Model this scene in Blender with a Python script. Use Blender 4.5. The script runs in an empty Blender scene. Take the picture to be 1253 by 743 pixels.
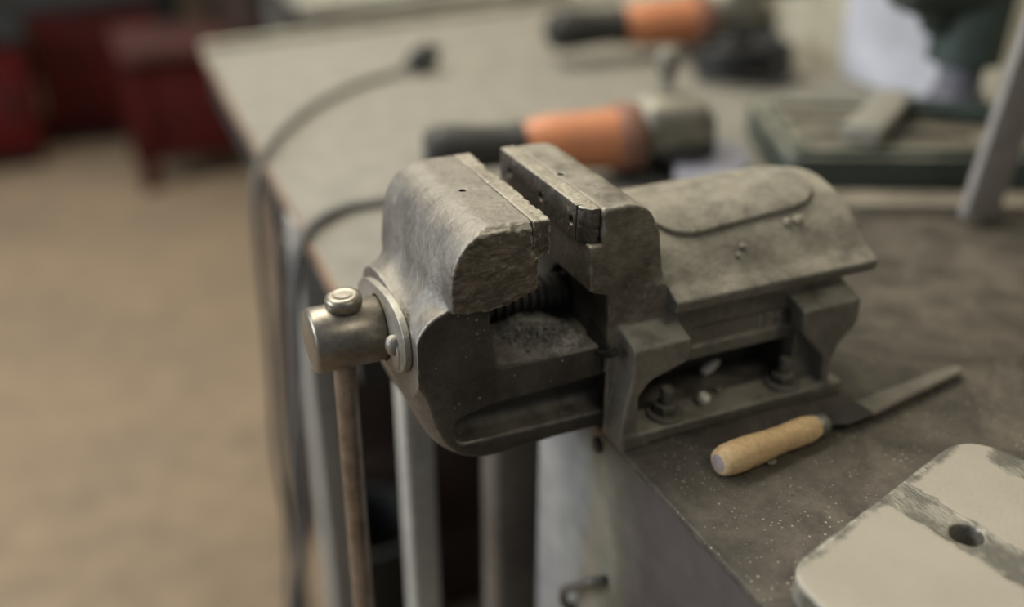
import bpy, bmesh, math, random
import numpy as np
from mathutils import Vector, Matrix
random.seed(7)
SC = bpy.context.scene
COL = SC.collection
ZO = 1.02                       # world height of the vise jaw top; V() is vise millimetres -> world metres
def V(x, y, z): return Vector((x/1000, y/1000, z/1000 + ZO))

# ------------------------------------------------------------------ materials
MATS = {}
def mat(name, base, rough=0.6, metal=0.0, col2=None, nscale=6.0, namt=0.5, bump=0.15, bscale=60.0, dust=None, dusta=0.0,
        spec=0.5, speck=0.0, speck_col=(0.6,0.57,0.5), speck_scale=90, detail=6.0, scratch=0.0, rvar=0.15, bdist=0.002, distort=0.0, wear=0.0, wear_col=(0.5,0.47,0.4), aniso=14):
    m = bpy.data.materials.new(name); m.use_nodes = True
    nt = m.node_tree; N = nt.nodes; L = nt.links
    b = N['Principled BSDF']
    b.inputs['Roughness'].default_value = rough; b.inputs['Metallic'].default_value = metal
    b.inputs['Specular IOR Level'].default_value = spec
    tc = N.new('ShaderNodeTexCoord')
    def noise(scale, det=detail, rgh=0.6, dist=0.0):
        n = N.new('ShaderNodeTexNoise'); n.inputs['Scale'].default_value = scale
        n.inputs['Detail'].default_value = det; n.inputs['Roughness'].default_value = rgh; n.inputs['Distortion'].default_value = dist
        L.new(tc.outputs['Object'], n.inputs['Vector']); return n
    def ramp(src, a, c):
        r = N.new('ShaderNodeMapRange'); r.inputs['From Min'].default_value = a; r.inputs['From Max'].default_value = c
        L.new(src, r.inputs['Value']); return r.outputs['Result']
    def mix(fac, a, c):
        x = N.new('ShaderNodeMix'); x.data_type = 'RGBA'
        if isinstance(fac, float): x.inputs[0].default_value = fac
        else: L.new(fac, x.inputs[0])
        for i, s in ((6, a), (7, c)):
            if isinstance(s, tuple): x.inputs[i].default_value = (*s[:3], 1)
            else: L.new(s, x.inputs[i])
        return x.outputs[2]
    c2 = col2 or tuple(v*(1-namt) for v in base)
    n1 = noise(nscale, dist=distort)
    col = mix(ramp(n1.outputs['Fac'], 0.35, 0.68), c2, base)
    n2 = noise(nscale*9)
    m2 = N.new('ShaderNodeMix'); m2.data_type = 'RGBA'; m2.blend_type = 'MULTIPLY'
    m2.inputs[0].default_value = 1.0
    L.new(col, m2.inputs[6])
    rr = N.new('ShaderNodeMapRange'); rr.inputs['From Min'].default_value = 0.3; rr.inputs['From Max'].default_value = 0.7
    rr.inputs['To Min'].default_value = 0.78; rr.inputs['To Max'].default_value = 1.12
    L.new(n2.outputs['Fac'], rr.inputs['Value']); L.new(rr.outputs['Result'], m2.inputs[7]); col = m2.outputs[2]
    if dust:                                    # dust settled on upward faces
        g = N.new('ShaderNodeNewGeometry'); s = N.new('ShaderNodeSeparateXYZ'); L.new(g.outputs['Normal'], s.inputs[0])
        up = ramp(s.outputs['Z'], 0.15, 0.95)
        dn = ramp(noise(nscale*2.3).outputs['Fac'], 0.3, 0.62)
        mu = N.new('ShaderNodeMath'); mu.operation = 'MULTIPLY'; L.new(up, mu.inputs[0]); L.new(dn, mu.inputs[1])
        mv = N.new('ShaderNodeMath'); mv.operation = 'MULTIPLY'; L.new(mu.outputs[0], mv.inputs[0]); mv.inputs[1].default_value = dusta
        col = mix(mv.outputs[0], col, dust)
        me = N.new('ShaderNodeMath'); me.operation = 'MULTIPLY_ADD'; L.new(mv.outputs[0], me.inputs[0]); me.inputs[1].default_value = -metal; me.inputs[2].default_value = metal
        L.new(me.outputs[0], b.inputs['Metallic'])
    if speck:
        v = N.new('ShaderNodeTexVoronoi'); v.inputs['Scale'].default_value = speck_scale; v.inputs['Randomness'].default_value = 1
        L.new(tc.outputs['Object'], v.inputs['Vector'])
        gate = ramp(noise(nscale*1.7).outputs['Fac'], 0.45, 0.6)
        th = N.new('ShaderNodeMapRange'); th.inputs['From Min'].default_value = 0.16*speck; th.inputs['From Max'].default_value = 0.10*speck
        L.new(v.outputs['Distance'], th.inputs['Value'])
        mu = N.new('ShaderNodeMath'); mu.operation = 'MULTIPLY'; L.new(th.outputs['Result'], mu.inputs[0]); L.new(gate, mu.inputs[1])
        col = mix(mu.outputs[0], col, speck_col)
    if wear:                                    # bright metal where edges have been knocked and rubbed
        g2 = N.new('ShaderNodeNewGeometry'); wn = noise(nscale*5)
        pa = N.new('ShaderNodeMath'); pa.operation = 'MULTIPLY_ADD'; L.new(wn.outputs['Fac'], pa.inputs[0]); pa.inputs[1].default_value = 0.09; L.new(g2.outputs['Pointiness'], pa.inputs[2])
        pw = ramp(pa.outputs[0], 0.560, 0.625)
        pm = N.new('ShaderNodeMath'); pm.operation = 'MULTIPLY'; L.new(pw, pm.inputs[0]); pm.inputs[1].default_value = wear
        col = mix(pm.outputs[0], col, wear_col)
    L.new(col, b.inputs['Base Color'])
    rm = N.new('ShaderNodeMapRange'); rm.inputs['To Min'].default_value = max(0.05, rough-rvar); rm.inputs['To Max'].default_value = min(1, rough+rvar)
    L.new(n1.outputs['Fac'], rm.inputs['Value']); L.new(rm.outputs['Result'], b.inputs['Roughness'])
    h = noise(bscale, 8, 0.65).outputs['Fac']
    if scratch:
        mp = N.new('ShaderNodeMapping'); mp.inputs['Scale'].default_value = (1, aniso, aniso); mp.inputs['Rotation'].default_value = (0.3, 0.7, 0.5)
        L.new(tc.outputs['Object'], mp.inputs['Vector'])
        sn = N.new('ShaderNodeTexNoise'); sn.inputs['Scale'].default_value = 45; sn.inputs['Detail'].default_value = 4; sn.inputs['Distortion'].default_value = 1.5
        L.new(mp.outputs[0], sn.inputs['Vector'])
        ma = N.new('ShaderNodeMath'); ma.operation = 'MULTIPLY_ADD'; L.new(sn.outputs['Fac'], ma.inputs[0]); ma.inputs[1].default_value = scratch; L.new(h, ma.inputs[2]); h = ma.outputs[0]
    bp = N.new('ShaderNodeBump'); bp.inputs['Strength'].default_value = bump; bp.inputs['Distance'].default_value = bdist
    L.new(h, bp.inputs['Height']); L.new(bp.outputs[0], b.inputs['Normal'])
    MATS[name] = m; return m

M_worn = mat('worn_steel', (0.235,0.215,0.185), 0.42, 0.7, (0.135,0.122,0.105), 26, bump=0.4, bscale=240, dust=(0.25,0.23,0.18), dusta=0.5, scratch=0.35, wear=0.7)
M_plate = mat('jaw_steel', (0.42,0.385,0.315), 0.42, 0.7, (0.20,0.178,0.135), 38, bump=0.7, bscale=200, dust=(0.36,0.33,0.26), dusta=0.35, scratch=0.6, wear=0.8)
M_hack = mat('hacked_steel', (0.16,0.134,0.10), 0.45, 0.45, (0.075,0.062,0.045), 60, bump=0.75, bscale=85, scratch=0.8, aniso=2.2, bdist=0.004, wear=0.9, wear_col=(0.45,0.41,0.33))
M_jface = mat('shaded_stained_jaw_face', (0.085,0.07,0.05), 0.6, 0.2, (0.03,0.025,0.019), 70, bump=0.6, bscale=150, speck=1.6, speck_col=(0.24,0.21,0.16), speck_scale=120)  # mottled rusty face, with the moving jaw's shadow put into the base colour
M_shadeiron = mat('shaded_cast_iron', (0.073,0.064,0.050), 0.52, 0.3, (0.034,0.030,0.024), 30, bump=0.35, bscale=220, speck=0.7, speck_col=(0.32,0.30,0.25), speck_scale=120, dust=(0.17,0.15,0.115), dusta=0.7, wear=0.4, wear_col=(0.25,0.22,0.17))  # darker iron, the shade of near faces and recesses put into its colour
M_cast = mat('dusty_cast_iron', (0.165,0.15,0.12), 0.62, 0.25, (0.10,0.09,0.07), 18, bump=0.4, bscale=300, dust=(0.285,0.26,0.20), dusta=0.95, wear=0.35, wear_col=(0.36,0.33,0.27))
M_fjaw = mat('scuffed_cast_iron', (0.20,0.177,0.138), 0.5, 0.4, (0.055,0.047,0.034), 24, bump=0.55, bscale=200, dust=(0.31,0.28,0.22), dusta=0.8, scratch=0.5, wear=0.7, wear_col=(0.42,0.38,0.3))
M_turned = mat('turned_steel', (0.29,0.262,0.215), 0.37, 0.8, (0.20,0.178,0.142), 25, bump=0.08, bscale=400)
M_rod = mat('bare_rod_steel', (0.38,0.32,0.27), 0.36, 0.85, (0.21,0.175,0.14), 40, bump=0.12, bscale=300)
M_screw = mat('greasy_screw_steel', (0.10,0.095,0.082), 0.45, 0.7, (0.045,0.04,0.034), 30, bump=0.2)
M_dark = mat('blackened_steel', (0.03,0.028,0.025), 0.55, 0.4, bump=0.2)
M_washer = mat('dusty_washer_steel', (0.14,0.13,0.105), 0.55, 0.5, bump=0.2, dust=(0.2,0.18,0.14), dusta=0.8)
M_filing = mat('iron_filings', (0.33,0.305,0.255), 0.5, 0.3, (0.06,0.055,0.046), 220, bump=1.0, bscale=420, speck=1.6, speck_col=(0.6,0.58,0.5), speck_scale=330)
M_bench = mat('grimy_steel_top', (0.118,0.10,0.074), 0.62, 0.15, (0.042,0.035,0.025), 16, bump=0.5, bscale=190, speck=1.3, speck_col=(0.33,0.30,0.23), speck_scale=210, distort=1.2)
M_wood = mat('bare_wood', (0.66,0.47,0.25), 0.6, 0.0, (0.50,0.33,0.16), 26, bump=0.1, bscale=120)
M_wend = mat('stained_wood_end', (0.38,0.30,0.27), 0.6, 0.0, (0.22,0.19,0.21), 60, bump=0.1)
M_file = mat('file_steel', (0.27,0.245,0.20), 0.55, 0.5, (0.19,0.17,0.135), 40, bump=0.6, bscale=700)
M_tang = mat('dark_tang_steel', (0.07,0.064,0.052), 0.55, 0.5, bump=0.2)
M_ferr = mat('ferrule_metal', (0.32,0.31,0.28), 0.45, 0.8, bump=0.2)
M_slab = mat('dusty_light_casting', (0.42,0.385,0.30), 0.75, 0.1, (0.36,0.33,0.26), 14, bump=0.12, bscale=260)
M_slabm = mat('machined_band_metal', (0.31,0.30,0.265), 0.42, 0.6, (0.20,0.19,0.155), 40, bump=0.3, bscale=200, scratch=0.6)
M_slabs = mat('casting_side_metal', (0.30,0.285,0.27), 0.45, 0.6, (0.2,0.19,0.18), 30, bump=0.25, bscale=200)
M_chip = mat('stone_chip', (0.80,0.76,0.64), 0.8, bump=0.4)
M_chip2 = mat('dusty_flake', (0.36,0.33,0.25), 0.85, bump=0.4)
M_chipd = mat('dusty_grit', (0.27,0.25,0.19), 0.85, bump=0.5)
M_tan = mat('dusty_bench_sheet', (0.222,0.207,0.168), 0.7, 0.0, (0.196,0.183,0.148), 3, bump=0.1)
M_tanedge = mat('bench_edge_wood', (0.30,0.20,0.13), 0.7, 0.0, bump=0.1)
M_lip = mat('bench_lip_metal', (0.36,0.335,0.265), 0.6, 0.1, bump=0.1)
M_frame = mat('grey_painted_frame', (0.26,0.245,0.22), 0.6, 0.1, (0.19,0.18,0.165), 5, bump=0.1)
M_leg = mat('pale_grey_leg_paint', (0.40,0.385,0.34), 0.5, 0.1, (0.31,0.30,0.27), 12, bump=0.1)
M_leg2 = mat('brown_grey_leg_paint', (0.19,0.17,0.14), 0.5, 0.2, bump=0.1)
M_cable = mat('grey_cable_rubber', (0.13,0.125,0.105), 0.6)
M_cable2 = mat('light_cable_rubber', (0.15,0.145,0.14), 0.6)
M_black = mat('black_rubber_hole_shade', (0.018,0.018,0.016), 0.6)  # also colours the shade inside the vise's pin holes
M_orange = mat('orange_plastic', (0.52,0.19,0.075), 0.5, 0.0, (0.42,0.16,0.07), 12)
M_rosy = mat('dusty_red_plastic', (0.30,0.14,0.09), 0.6)
M_gear = mat('dusty_alloy', (0.36,0.335,0.26), 0.6, 0.3, (0.15,0.14,0.11), 20, bump=0.2)
M_gdark = mat('dark_alloy', (0.04,0.038,0.03), 0.6, 0.2)
M_disc = mat('pale_guard_steel', (0.34,0.34,0.40), 0.4, 0.3)
M_green = mat('machine_green_paint', (0.045,0.062,0.05), 0.5, 0.1, (0.03,0.04,0.032), 8, dust=(0.21,0.20,0.15), dusta=0.9)
M_greenl = mat('light_green_paint', (0.065,0.09,0.075), 0.45, 0.1, (0.035,0.05,0.042), 8)
M_column = mat('grey_column_steel', (0.30,0.29,0.33), 0.4, 0.2)
M_bar = mat('grey_flat_bar', (0.30,0.275,0.255), 0.6, 0.1, (0.25,0.23,0.21), 9, bump=0.1)
M_wallc = mat('cream_wall_paint', (0.40,0.365,0.27), 0.8, 0.0, (0.33,0.30,0.22), 3)
M_white = mat('white_sheet', (0.50,0.51,0.56), 0.6, 0.0, (0.48,0.49,0.54), 2, bump=0.02)
M_yellow = mat('yellow_plastic', (0.50,0.38,0.08), 0.5)
M_floor = mat('tan_floor', (0.275,0.200,0.122), 0.8, 0.0, (0.205,0.152,0.10), 1.6, bump=0.05, bscale=20)
M_red = mat('dark_red_paint', (0.10,0.008,0.007), 0.8, 0.0, (0.06,0.006,0.006), 3, spec=0.15)
M_red2 = mat('red_sheet_metal', (0.09,0.009,0.007), 0.8, 0.0, (0.035,0.006,0.005), 3, spec=0.15)
M_redtop = mat('dusty_red_edge', (0.11,0.045,0.038), 0.7, spec=0.2)
M_olive = mat('olive_machine_paint', (0.085,0.075,0.05), 0.7)
M_vdark = mat('dark_machine_paint', (0.014,0.015,0.013), 0.7)
M_slate = mat('slate_column_paint', (0.03,0.035,0.03), 0.7)
M_brown = mat('brown_board', (0.075,0.045,0.032), 0.7)
M_card = mat('pale_board', (0.33,0.31,0.25), 0.7)
M_pale = mat('dusty_wood_board', (0.24,0.205,0.15), 0.7)

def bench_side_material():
    m = bpy.data.materials.new('bench_side_colour'); m.use_nodes = True
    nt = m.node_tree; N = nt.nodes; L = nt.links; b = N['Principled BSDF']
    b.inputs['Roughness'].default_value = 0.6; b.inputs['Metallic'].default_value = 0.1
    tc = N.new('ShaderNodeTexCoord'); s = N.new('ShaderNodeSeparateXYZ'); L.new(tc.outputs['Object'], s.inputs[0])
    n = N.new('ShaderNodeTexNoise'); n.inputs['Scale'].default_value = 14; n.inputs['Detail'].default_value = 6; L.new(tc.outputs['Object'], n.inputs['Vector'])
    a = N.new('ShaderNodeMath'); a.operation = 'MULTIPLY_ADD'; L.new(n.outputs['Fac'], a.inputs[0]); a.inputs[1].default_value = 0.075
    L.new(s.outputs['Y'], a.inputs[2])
    # colour runs along Y from grey, through a greenish-brown streak, to purple-brown
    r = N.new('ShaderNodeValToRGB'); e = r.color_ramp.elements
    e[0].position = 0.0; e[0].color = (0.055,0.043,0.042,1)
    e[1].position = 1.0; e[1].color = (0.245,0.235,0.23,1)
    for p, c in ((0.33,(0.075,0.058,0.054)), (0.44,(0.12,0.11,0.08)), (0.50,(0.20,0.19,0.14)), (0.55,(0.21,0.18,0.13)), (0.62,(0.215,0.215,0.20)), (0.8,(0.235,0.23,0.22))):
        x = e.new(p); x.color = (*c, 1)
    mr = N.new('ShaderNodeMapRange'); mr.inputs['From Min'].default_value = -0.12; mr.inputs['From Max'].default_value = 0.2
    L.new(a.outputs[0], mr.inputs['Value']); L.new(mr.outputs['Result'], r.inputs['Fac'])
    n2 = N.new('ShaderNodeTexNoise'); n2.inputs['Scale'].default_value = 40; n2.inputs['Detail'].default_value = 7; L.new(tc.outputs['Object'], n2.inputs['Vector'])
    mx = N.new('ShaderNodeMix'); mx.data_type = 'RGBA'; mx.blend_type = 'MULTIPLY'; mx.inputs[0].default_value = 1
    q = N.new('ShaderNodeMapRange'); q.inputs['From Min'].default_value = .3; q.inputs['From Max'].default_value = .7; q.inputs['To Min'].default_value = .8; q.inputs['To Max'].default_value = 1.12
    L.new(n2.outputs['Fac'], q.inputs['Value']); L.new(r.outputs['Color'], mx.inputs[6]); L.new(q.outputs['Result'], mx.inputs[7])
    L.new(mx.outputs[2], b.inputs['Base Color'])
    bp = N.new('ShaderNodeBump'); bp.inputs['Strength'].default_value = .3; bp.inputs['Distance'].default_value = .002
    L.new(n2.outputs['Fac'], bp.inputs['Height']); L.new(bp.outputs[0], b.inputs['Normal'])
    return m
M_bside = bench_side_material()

# ------------------------------------------------------------------ object helpers
def tag(o, label, cat, group=None, kind=None):
    if label: o['label'] = label
    if cat: o['category'] = cat
    if group: o['group'] = group
    if kind: o['kind'] = kind
    return o
def empty(name, loc, label, cat, group=None, rotz=0):
    o = bpy.data.objects.new(name, None); COL.objects.link(o); o.location = loc; o.rotation_euler = (0,0,rotz)
    o.empty_display_size = 0.05
    return tag(o, label, cat, group)
def link(name, me, mats, parent=None, smooth=True, angle=None, loc=None):
    if isinstance(me, bmesh.types.BMesh):
        b = me; me = bpy.data.meshes.new(name); b.normal_update(); b.to_mesh(me); b.free()
    for m in (mats if isinstance(mats, (list, tuple)) else [mats]): me.materials.append(m)
    if smooth:
        me.shade_smooth()
        if angle is not None: me.set_sharp_from_angle(angle=math.radians(angle))
    o = bpy.data.objects.new(name, me); COL.objects.link(o)
    if parent is not None:
        o.parent = parent; o.matrix_parent_inverse = Matrix.Identity(4)
        # mesh data was built in world coordinates: bring it into the parent's frame
        pm = world(parent)
        me.transform(pm.inverted())
    elif loc is not None:
        me.transform(Matrix.Translation(-Vector(loc))); o.location = loc
    return o
def world(o):
    m = Matrix.LocRotScale(o.location, o.rotation_euler, o.scale)
    return world(o.parent) @ m if o.parent else m

def bm_new(): return bmesh.new()
def add_box(b, cx, cy, cz, sx, sy, sz, bev=0.0, rot=None, seg=2):
    r = bmesh.ops.create_cube(b, size=1.0); vs = r['verts']
    bmesh.ops.scale(b, vec=(sx, sy, sz), verts=vs)
    if bev:
        es = list({e for v in vs for e in v.link_edges})
        rr = bmesh.ops.bevel(b, geom=es, offset=bev, segments=seg, affect='EDGES', profile=0.5)
        vs = list({v for f in rr['faces'] for v in f.verts} | {v for v in vs if v.is_valid})
    if rot is not None: bmesh.ops.transform(b, matrix=rot.to_4x4(), verts=vs)
    bmesh.ops.translate(b, vec=(cx, cy, cz), verts=vs)
    return vs
def add_lathe(b, prof, mtx, seg=40, cap=True):
    """prof: (r, h) pairs turned about local Z, placed by mtx."""
    rings = []
    for r, h in prof:
        if r < 1e-6: rings.append([b.verts.new(mtx @ Vector((0,0,h)))])
        else: rings.append([b.verts.new(mtx @ Vector((r*math.cos(2*math.pi*i/seg), r*math.sin(2*math.pi*i/seg), h))) for i in range(seg)])
    fs = []
    for a, c in zip(rings, rings[1:]):
        for i in range(seg):
            j = (i+1) % seg
            if len(a) == 1 and len(c) == 1: continue
            if len(a) == 1: fs.append(b.faces.new((a[0], c[j], c[i])) )
            elif len(c) == 1: fs.append(b.faces.new((a[i], a[j], c[0])))
            else: fs.append(b.faces.new((a[i], a[j], c[j], c[i])))
    if cap:
        if len(rings[0]) > 1: fs.append(b.faces.new(rings[0][::-1]))
        if len(rings[-1]) > 1: fs.append(b.faces.new(rings[-1]))
    return fs
def axis_mtx(p, d, up=Vector((0,0,1))):
    d = Vector(d).normalized()
    if abs(d.dot(up)) > 0.99: up = Vector((1,0,0))
    x = up.cross(d).normalized(); y = d.cross(x)
    m = Matrix((x, y, d)).transposed().to_4x4(); m.translation = Vector(p); return m
def catmull(pts, n=10):
    P = [Vector(p) for p in pts]; P = [2*P[0]-P[1]] + P + [2*P[-1]-P[-2]]; out = []
    for i in range(1, len(P)-2):
        for k in range(n):
            t = k/n; a, b_, c, d = P[i-1], P[i], P[i+1], P[i+2]
            out.append(0.5*((2*b_) + (c-a)*t + (2*a-5*b_+4*c-d)*t*t + (3*b_-a-3*c+d)*t**3))
    out.append(P[-2]); return out
def add_tube(b, pts, r, seg=12):
    rings = []; up = Vector((0,0,1)); px = None
    for i, p in enumerate(pts):
        d = (pts[min(i+1, len(pts)-1)] - pts[max(i-1, 0)]).normalized()
        if px is None: px = (up.cross(d) if abs(d.z) < 0.95 else Vector((1,0,0)).cross(d)).normalized()
        px = (px - d*px.dot(d)).normalized(); py = d.cross(px)
        rad = r(i/(len(pts)-1)) if callable(r) else r
        rings.append([b.verts.new(p + px*rad*math.cos(2*math.pi*k/seg) + py*rad*math.sin(2*math.pi*k/seg)) for k in range(seg)])
    for a, c in zip(rings, rings[1:]):
        for k in range(seg): b.faces.new((a[k], a[(k+1) % seg], c[(k+1) % seg], c[k]))
    b.faces.new(rings[0][::-1]); b.faces.new(rings[-1])
def add_prism(b, poly, z0, z1, mtx=None, bev=0.0, seg=2, top_mat=None):
    """closed 2D polygon (x, y) raised from z0 to z1"""
    mtx = mtx or Matrix.Identity(4)
    area = sum(poly[i][0]*poly[(i+1) % len(poly)][1]-poly[(i+1) % len(poly)][0]*poly[i][1] for i in range(len(poly)))
    if area < 0: poly = poly[::-1]
    lo = [b.verts.new((x, y, z0)) for x, y in poly]; hi = [b.verts.new((x, y, z1)) for x, y in poly]
    n = len(poly); fs = [b.faces.new(lo[::-1]), b.faces.new(hi)]
    for i in range(n): fs.append(b.faces.new((lo[i], lo[(i+1) % n], hi[(i+1) % n], hi[i])))
    vs = set(lo+hi)
    if bev:
        es = [e for f in fs[:2] for e in f.edges]
        r = bmesh.ops.bevel(b, geom=list(set(es)), offset=bev, segments=seg, affect='EDGES', profile=0.5)
        vs = {v for v in vs if v.is_valid} | {v for f in r['faces'] for v in f.verts}
    bmesh.ops.transform(b, matrix=mtx, verts=list(vs))
def round_poly(pts, r, n=6):
    out = []; N_ = len(pts)
    for i, p in enumerate(pts):
        p = Vector(p); a = Vector(pts[i-1])-p; c = Vector(pts[(i+1) % N_])-p
        rr = r[i] if isinstance(r, (list, tuple)) else r
        if rr <= 0: out.append(tuple(p)); continue
        la, lc = a.length, c.length; a.normalize(); c.normalize()
        ang = a.angle(c)/2; t = min(rr/math.tan(ang), la*.49, lc*.49)
        q0 = p+a*t; q1 = p+c*t
        for k in range(n+1):
            s = k/n; out.append(tuple(q0*(1-s)**2 + p*2*s*(1-s) + q1*s*s))
    return out

# ------------------------------------------------------------------ implicit solids (castings), millimetres in the vise's frame
def grid(x0, x1, y0, y1, z0, z1, h):
    xs = np.arange(x0, x1+h, h, dtype=np.float32); ys = np.arange(y0, y1+h, h, dtype=np.float32); zs = np.arange(z0, z1+h, h, dtype=np.float32)
    return xs[:,None,None], ys[None,:,None], zs[None,None,:], (x0, y0, z0), h
def poly_sdf(px, py, poly):
    px, py = np.broadcast_arrays(px, py); d = np.full(px.shape, 1e9, np.float32); s = np.ones(px.shape, np.float32); n = len(poly)
    for i in range(n):
        ax, ay = poly[i]; bx, by = poly[i-1]
        ex, ey = bx-ax, by-ay; wx, wy = px-ax, py-ay
        t = np.clip((wx*ex+wy*ey)/(ex*ex+ey*ey+1e-9), 0, 1)
        d = np.minimum(d, (wx-ex*t)**2+(wy-ey*t)**2)
        c1 = py >= ay; c2 = py < by; c3 = ex*wy > ey*wx
        flip = (c1 & c2 & c3) | (~c1 & ~c2 & ~c3)
        s = np.where(flip, -s, s)
    return (s*np.sqrt(d)).astype(np.float32)
def inter(a, b, r=0.0):                                  # rounded intersection
    if r <= 0: return np.maximum(a, b)
    a = a+r; b = b+r
    return np.minimum(np.maximum(a, b), 0)+np.sqrt(np.maximum(a,0)**2+np.maximum(b,0)**2)-r
def slab(v, lo, hi): return np.abs(v-(lo+hi)/2)-(hi-lo)/2
def smin(a, b, k):
    h = np.clip(0.5+0.5*(b-a)/k, 0, 1); return b*(1-h)+a*h-k*h*(1-h)
def smax(a, b, k): return -smin(-a, -b, k)
def sbox(X, Y, Z, x0, x1, y0, y1, z0, z1, r=1.5):
    return inter(inter(slab(X,x0,x1), slab(Y,y0,y1), r), slab(Z,z0,z1), r)
RL = np.random.RandomState(3).rand(64,64,64).astype(np.float32)
def vnoise(P, s, off=0.0):
    Q = P/s+off; i = np.floor(Q).astype(int); f = Q-i; f = f*f*(3-2*f); r = 0
    for a in (0,1):
        for b in (0,1):
            for c in (0,1):
                w = (f[:,0] if a else 1-f[:,0])*(f[:,1] if b else 1-f[:,1])*(f[:,2] if c else 1-f[:,2])
                r = r+w*RL[(i[:,0]+a) & 63, (i[:,1]+b) & 63, (i[:,2]+c) & 63]
    return r*2-1
def nets(D, org, h, name):
    D = D.astype(np.float32); s = D < 0
    c = np.zeros(tuple(n-1 for n in D.shape), np.int8)
    for a in (0,1):
        for b in (0,1):
            for e in (0,1): c += s[a:D.shape[0]-1+a, b:D.shape[1]-1+b, e:D.shape[2]-1+e]
    I = np.argwhere((c > 0) & (c < 8)); idm = np.full(c.shape, -1, np.int32); idm[tuple(I.T)] = np.arange(len(I))
    acc = np.zeros((len(I),3)); cnt = np.zeros(len(I)); cor = [(a,b,e) for a in (0,1) for b in (0,1) for e in (0,1)]
    val = {q: D[I[:,0]+q[0], I[:,1]+q[1], I[:,2]+q[2]] for q in cor}
    for p in cor:
        for ax in range(3):
            if p[ax]: continue
            q = list(p); q[ax] = 1; q = tuple(q); va, vb = val[p], val[q]; m = (va < 0) != (vb < 0)
            t = np.where(m, va/np.where(m, va-vb, 1), 0)
            pos = np.tile(np.array(p, float), (len(I),1)); pos[:,ax] = t
            acc[m] += pos[m]; cnt[m] += 1
    P = (I+acc/cnt[:,None])*h+np.array(org)
    F = []
    for ax in range(3):
        o = [k for k in range(3) if k != ax]
        sl0 = [slice(1,-1)]*3; sl1 = [slice(1,-1)]*3; sl0[ax] = slice(0,-1); sl1[ax] = slice(1,None)
        A = s[tuple(sl0)]; B = s[tuple(sl1)]; E = np.argwhere(A != B)
        inside = A[tuple(E.T)]
        G = E.copy(); G[:,o[0]] += 1; G[:,o[1]] += 1
        def cid(d0, d1):
            g = G.copy(); g[:,o[0]] -= d0; g[:,o[1]] -= d1; return idm[g[:,0], g[:,1], g[:,2]]
        q = np.stack([cid(1,1), cid(0,1), cid(0,0), cid(1,0)], 1)
        flip = inside if ax != 1 else ~inside
        q[~flip] = q[~flip][:, ::-1]; F.append(q)
    F = np.concatenate(F); F = F[(F >= 0).all(1)]
    return P, F
def np_mesh(name, P, F):
    me = bpy.data.meshes.new(name)
    W = (P/1000); W[:,2] += ZO
    me.vertices.add(len(P)); me.vertices.foreach_set('co', W.astype(np.float32).ravel())
    me.loops.add(F.size); me.loops.foreach_set('vertex_index', F.astype(np.int32).ravel())
    me.polygons.add(len(F)); me.polygons.foreach_set('loop_start', np.arange(0, F.size, 4, dtype=np.int32))
    me.polygons.foreach_set('loop_total', np.full(len(F), 4, np.int32))
    me.update(calc_edges=True); me.validate(); return me
def vnormals(P, F):
    n = np.cross(P[F[:,2]]-P[F[:,0]], P[F[:,3]]-P[F[:,1]]); N_ = np.zeros_like(P)
    for k in range(4): np.add.at(N_, F[:,k], n)
    return N_/(np.linalg.norm(N_, axis=1)[:,None]+1e-9)
def smooth_verts(P, F, it=2, lam=0.5):
    for _ in range(it):
        acc = np.zeros_like(P); cnt = np.zeros(len(P))
        for k in range(4):
            a, b = F[:,k], F[:,(k+1) % 4]
            np.add.at(acc, a, P[b]); np.add.at(acc, b, P[a]); np.add.at(cnt, a, 1); np.add.at(cnt, b, 1)
        P = P*(1-lam)+lam*acc/np.maximum(cnt,1)[:,None]
    return P
def set_slots(me, idx): me.polygons.foreach_set('material_index', idx.astype(np.int32)); me.update()

# ================================================================== BENCH VISE
vise = empty('bench_vise', V(140, 67, -172), 'heavy dusty grey iron bench vise with open jaws bolted to the steel bench', 'vise')

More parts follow.
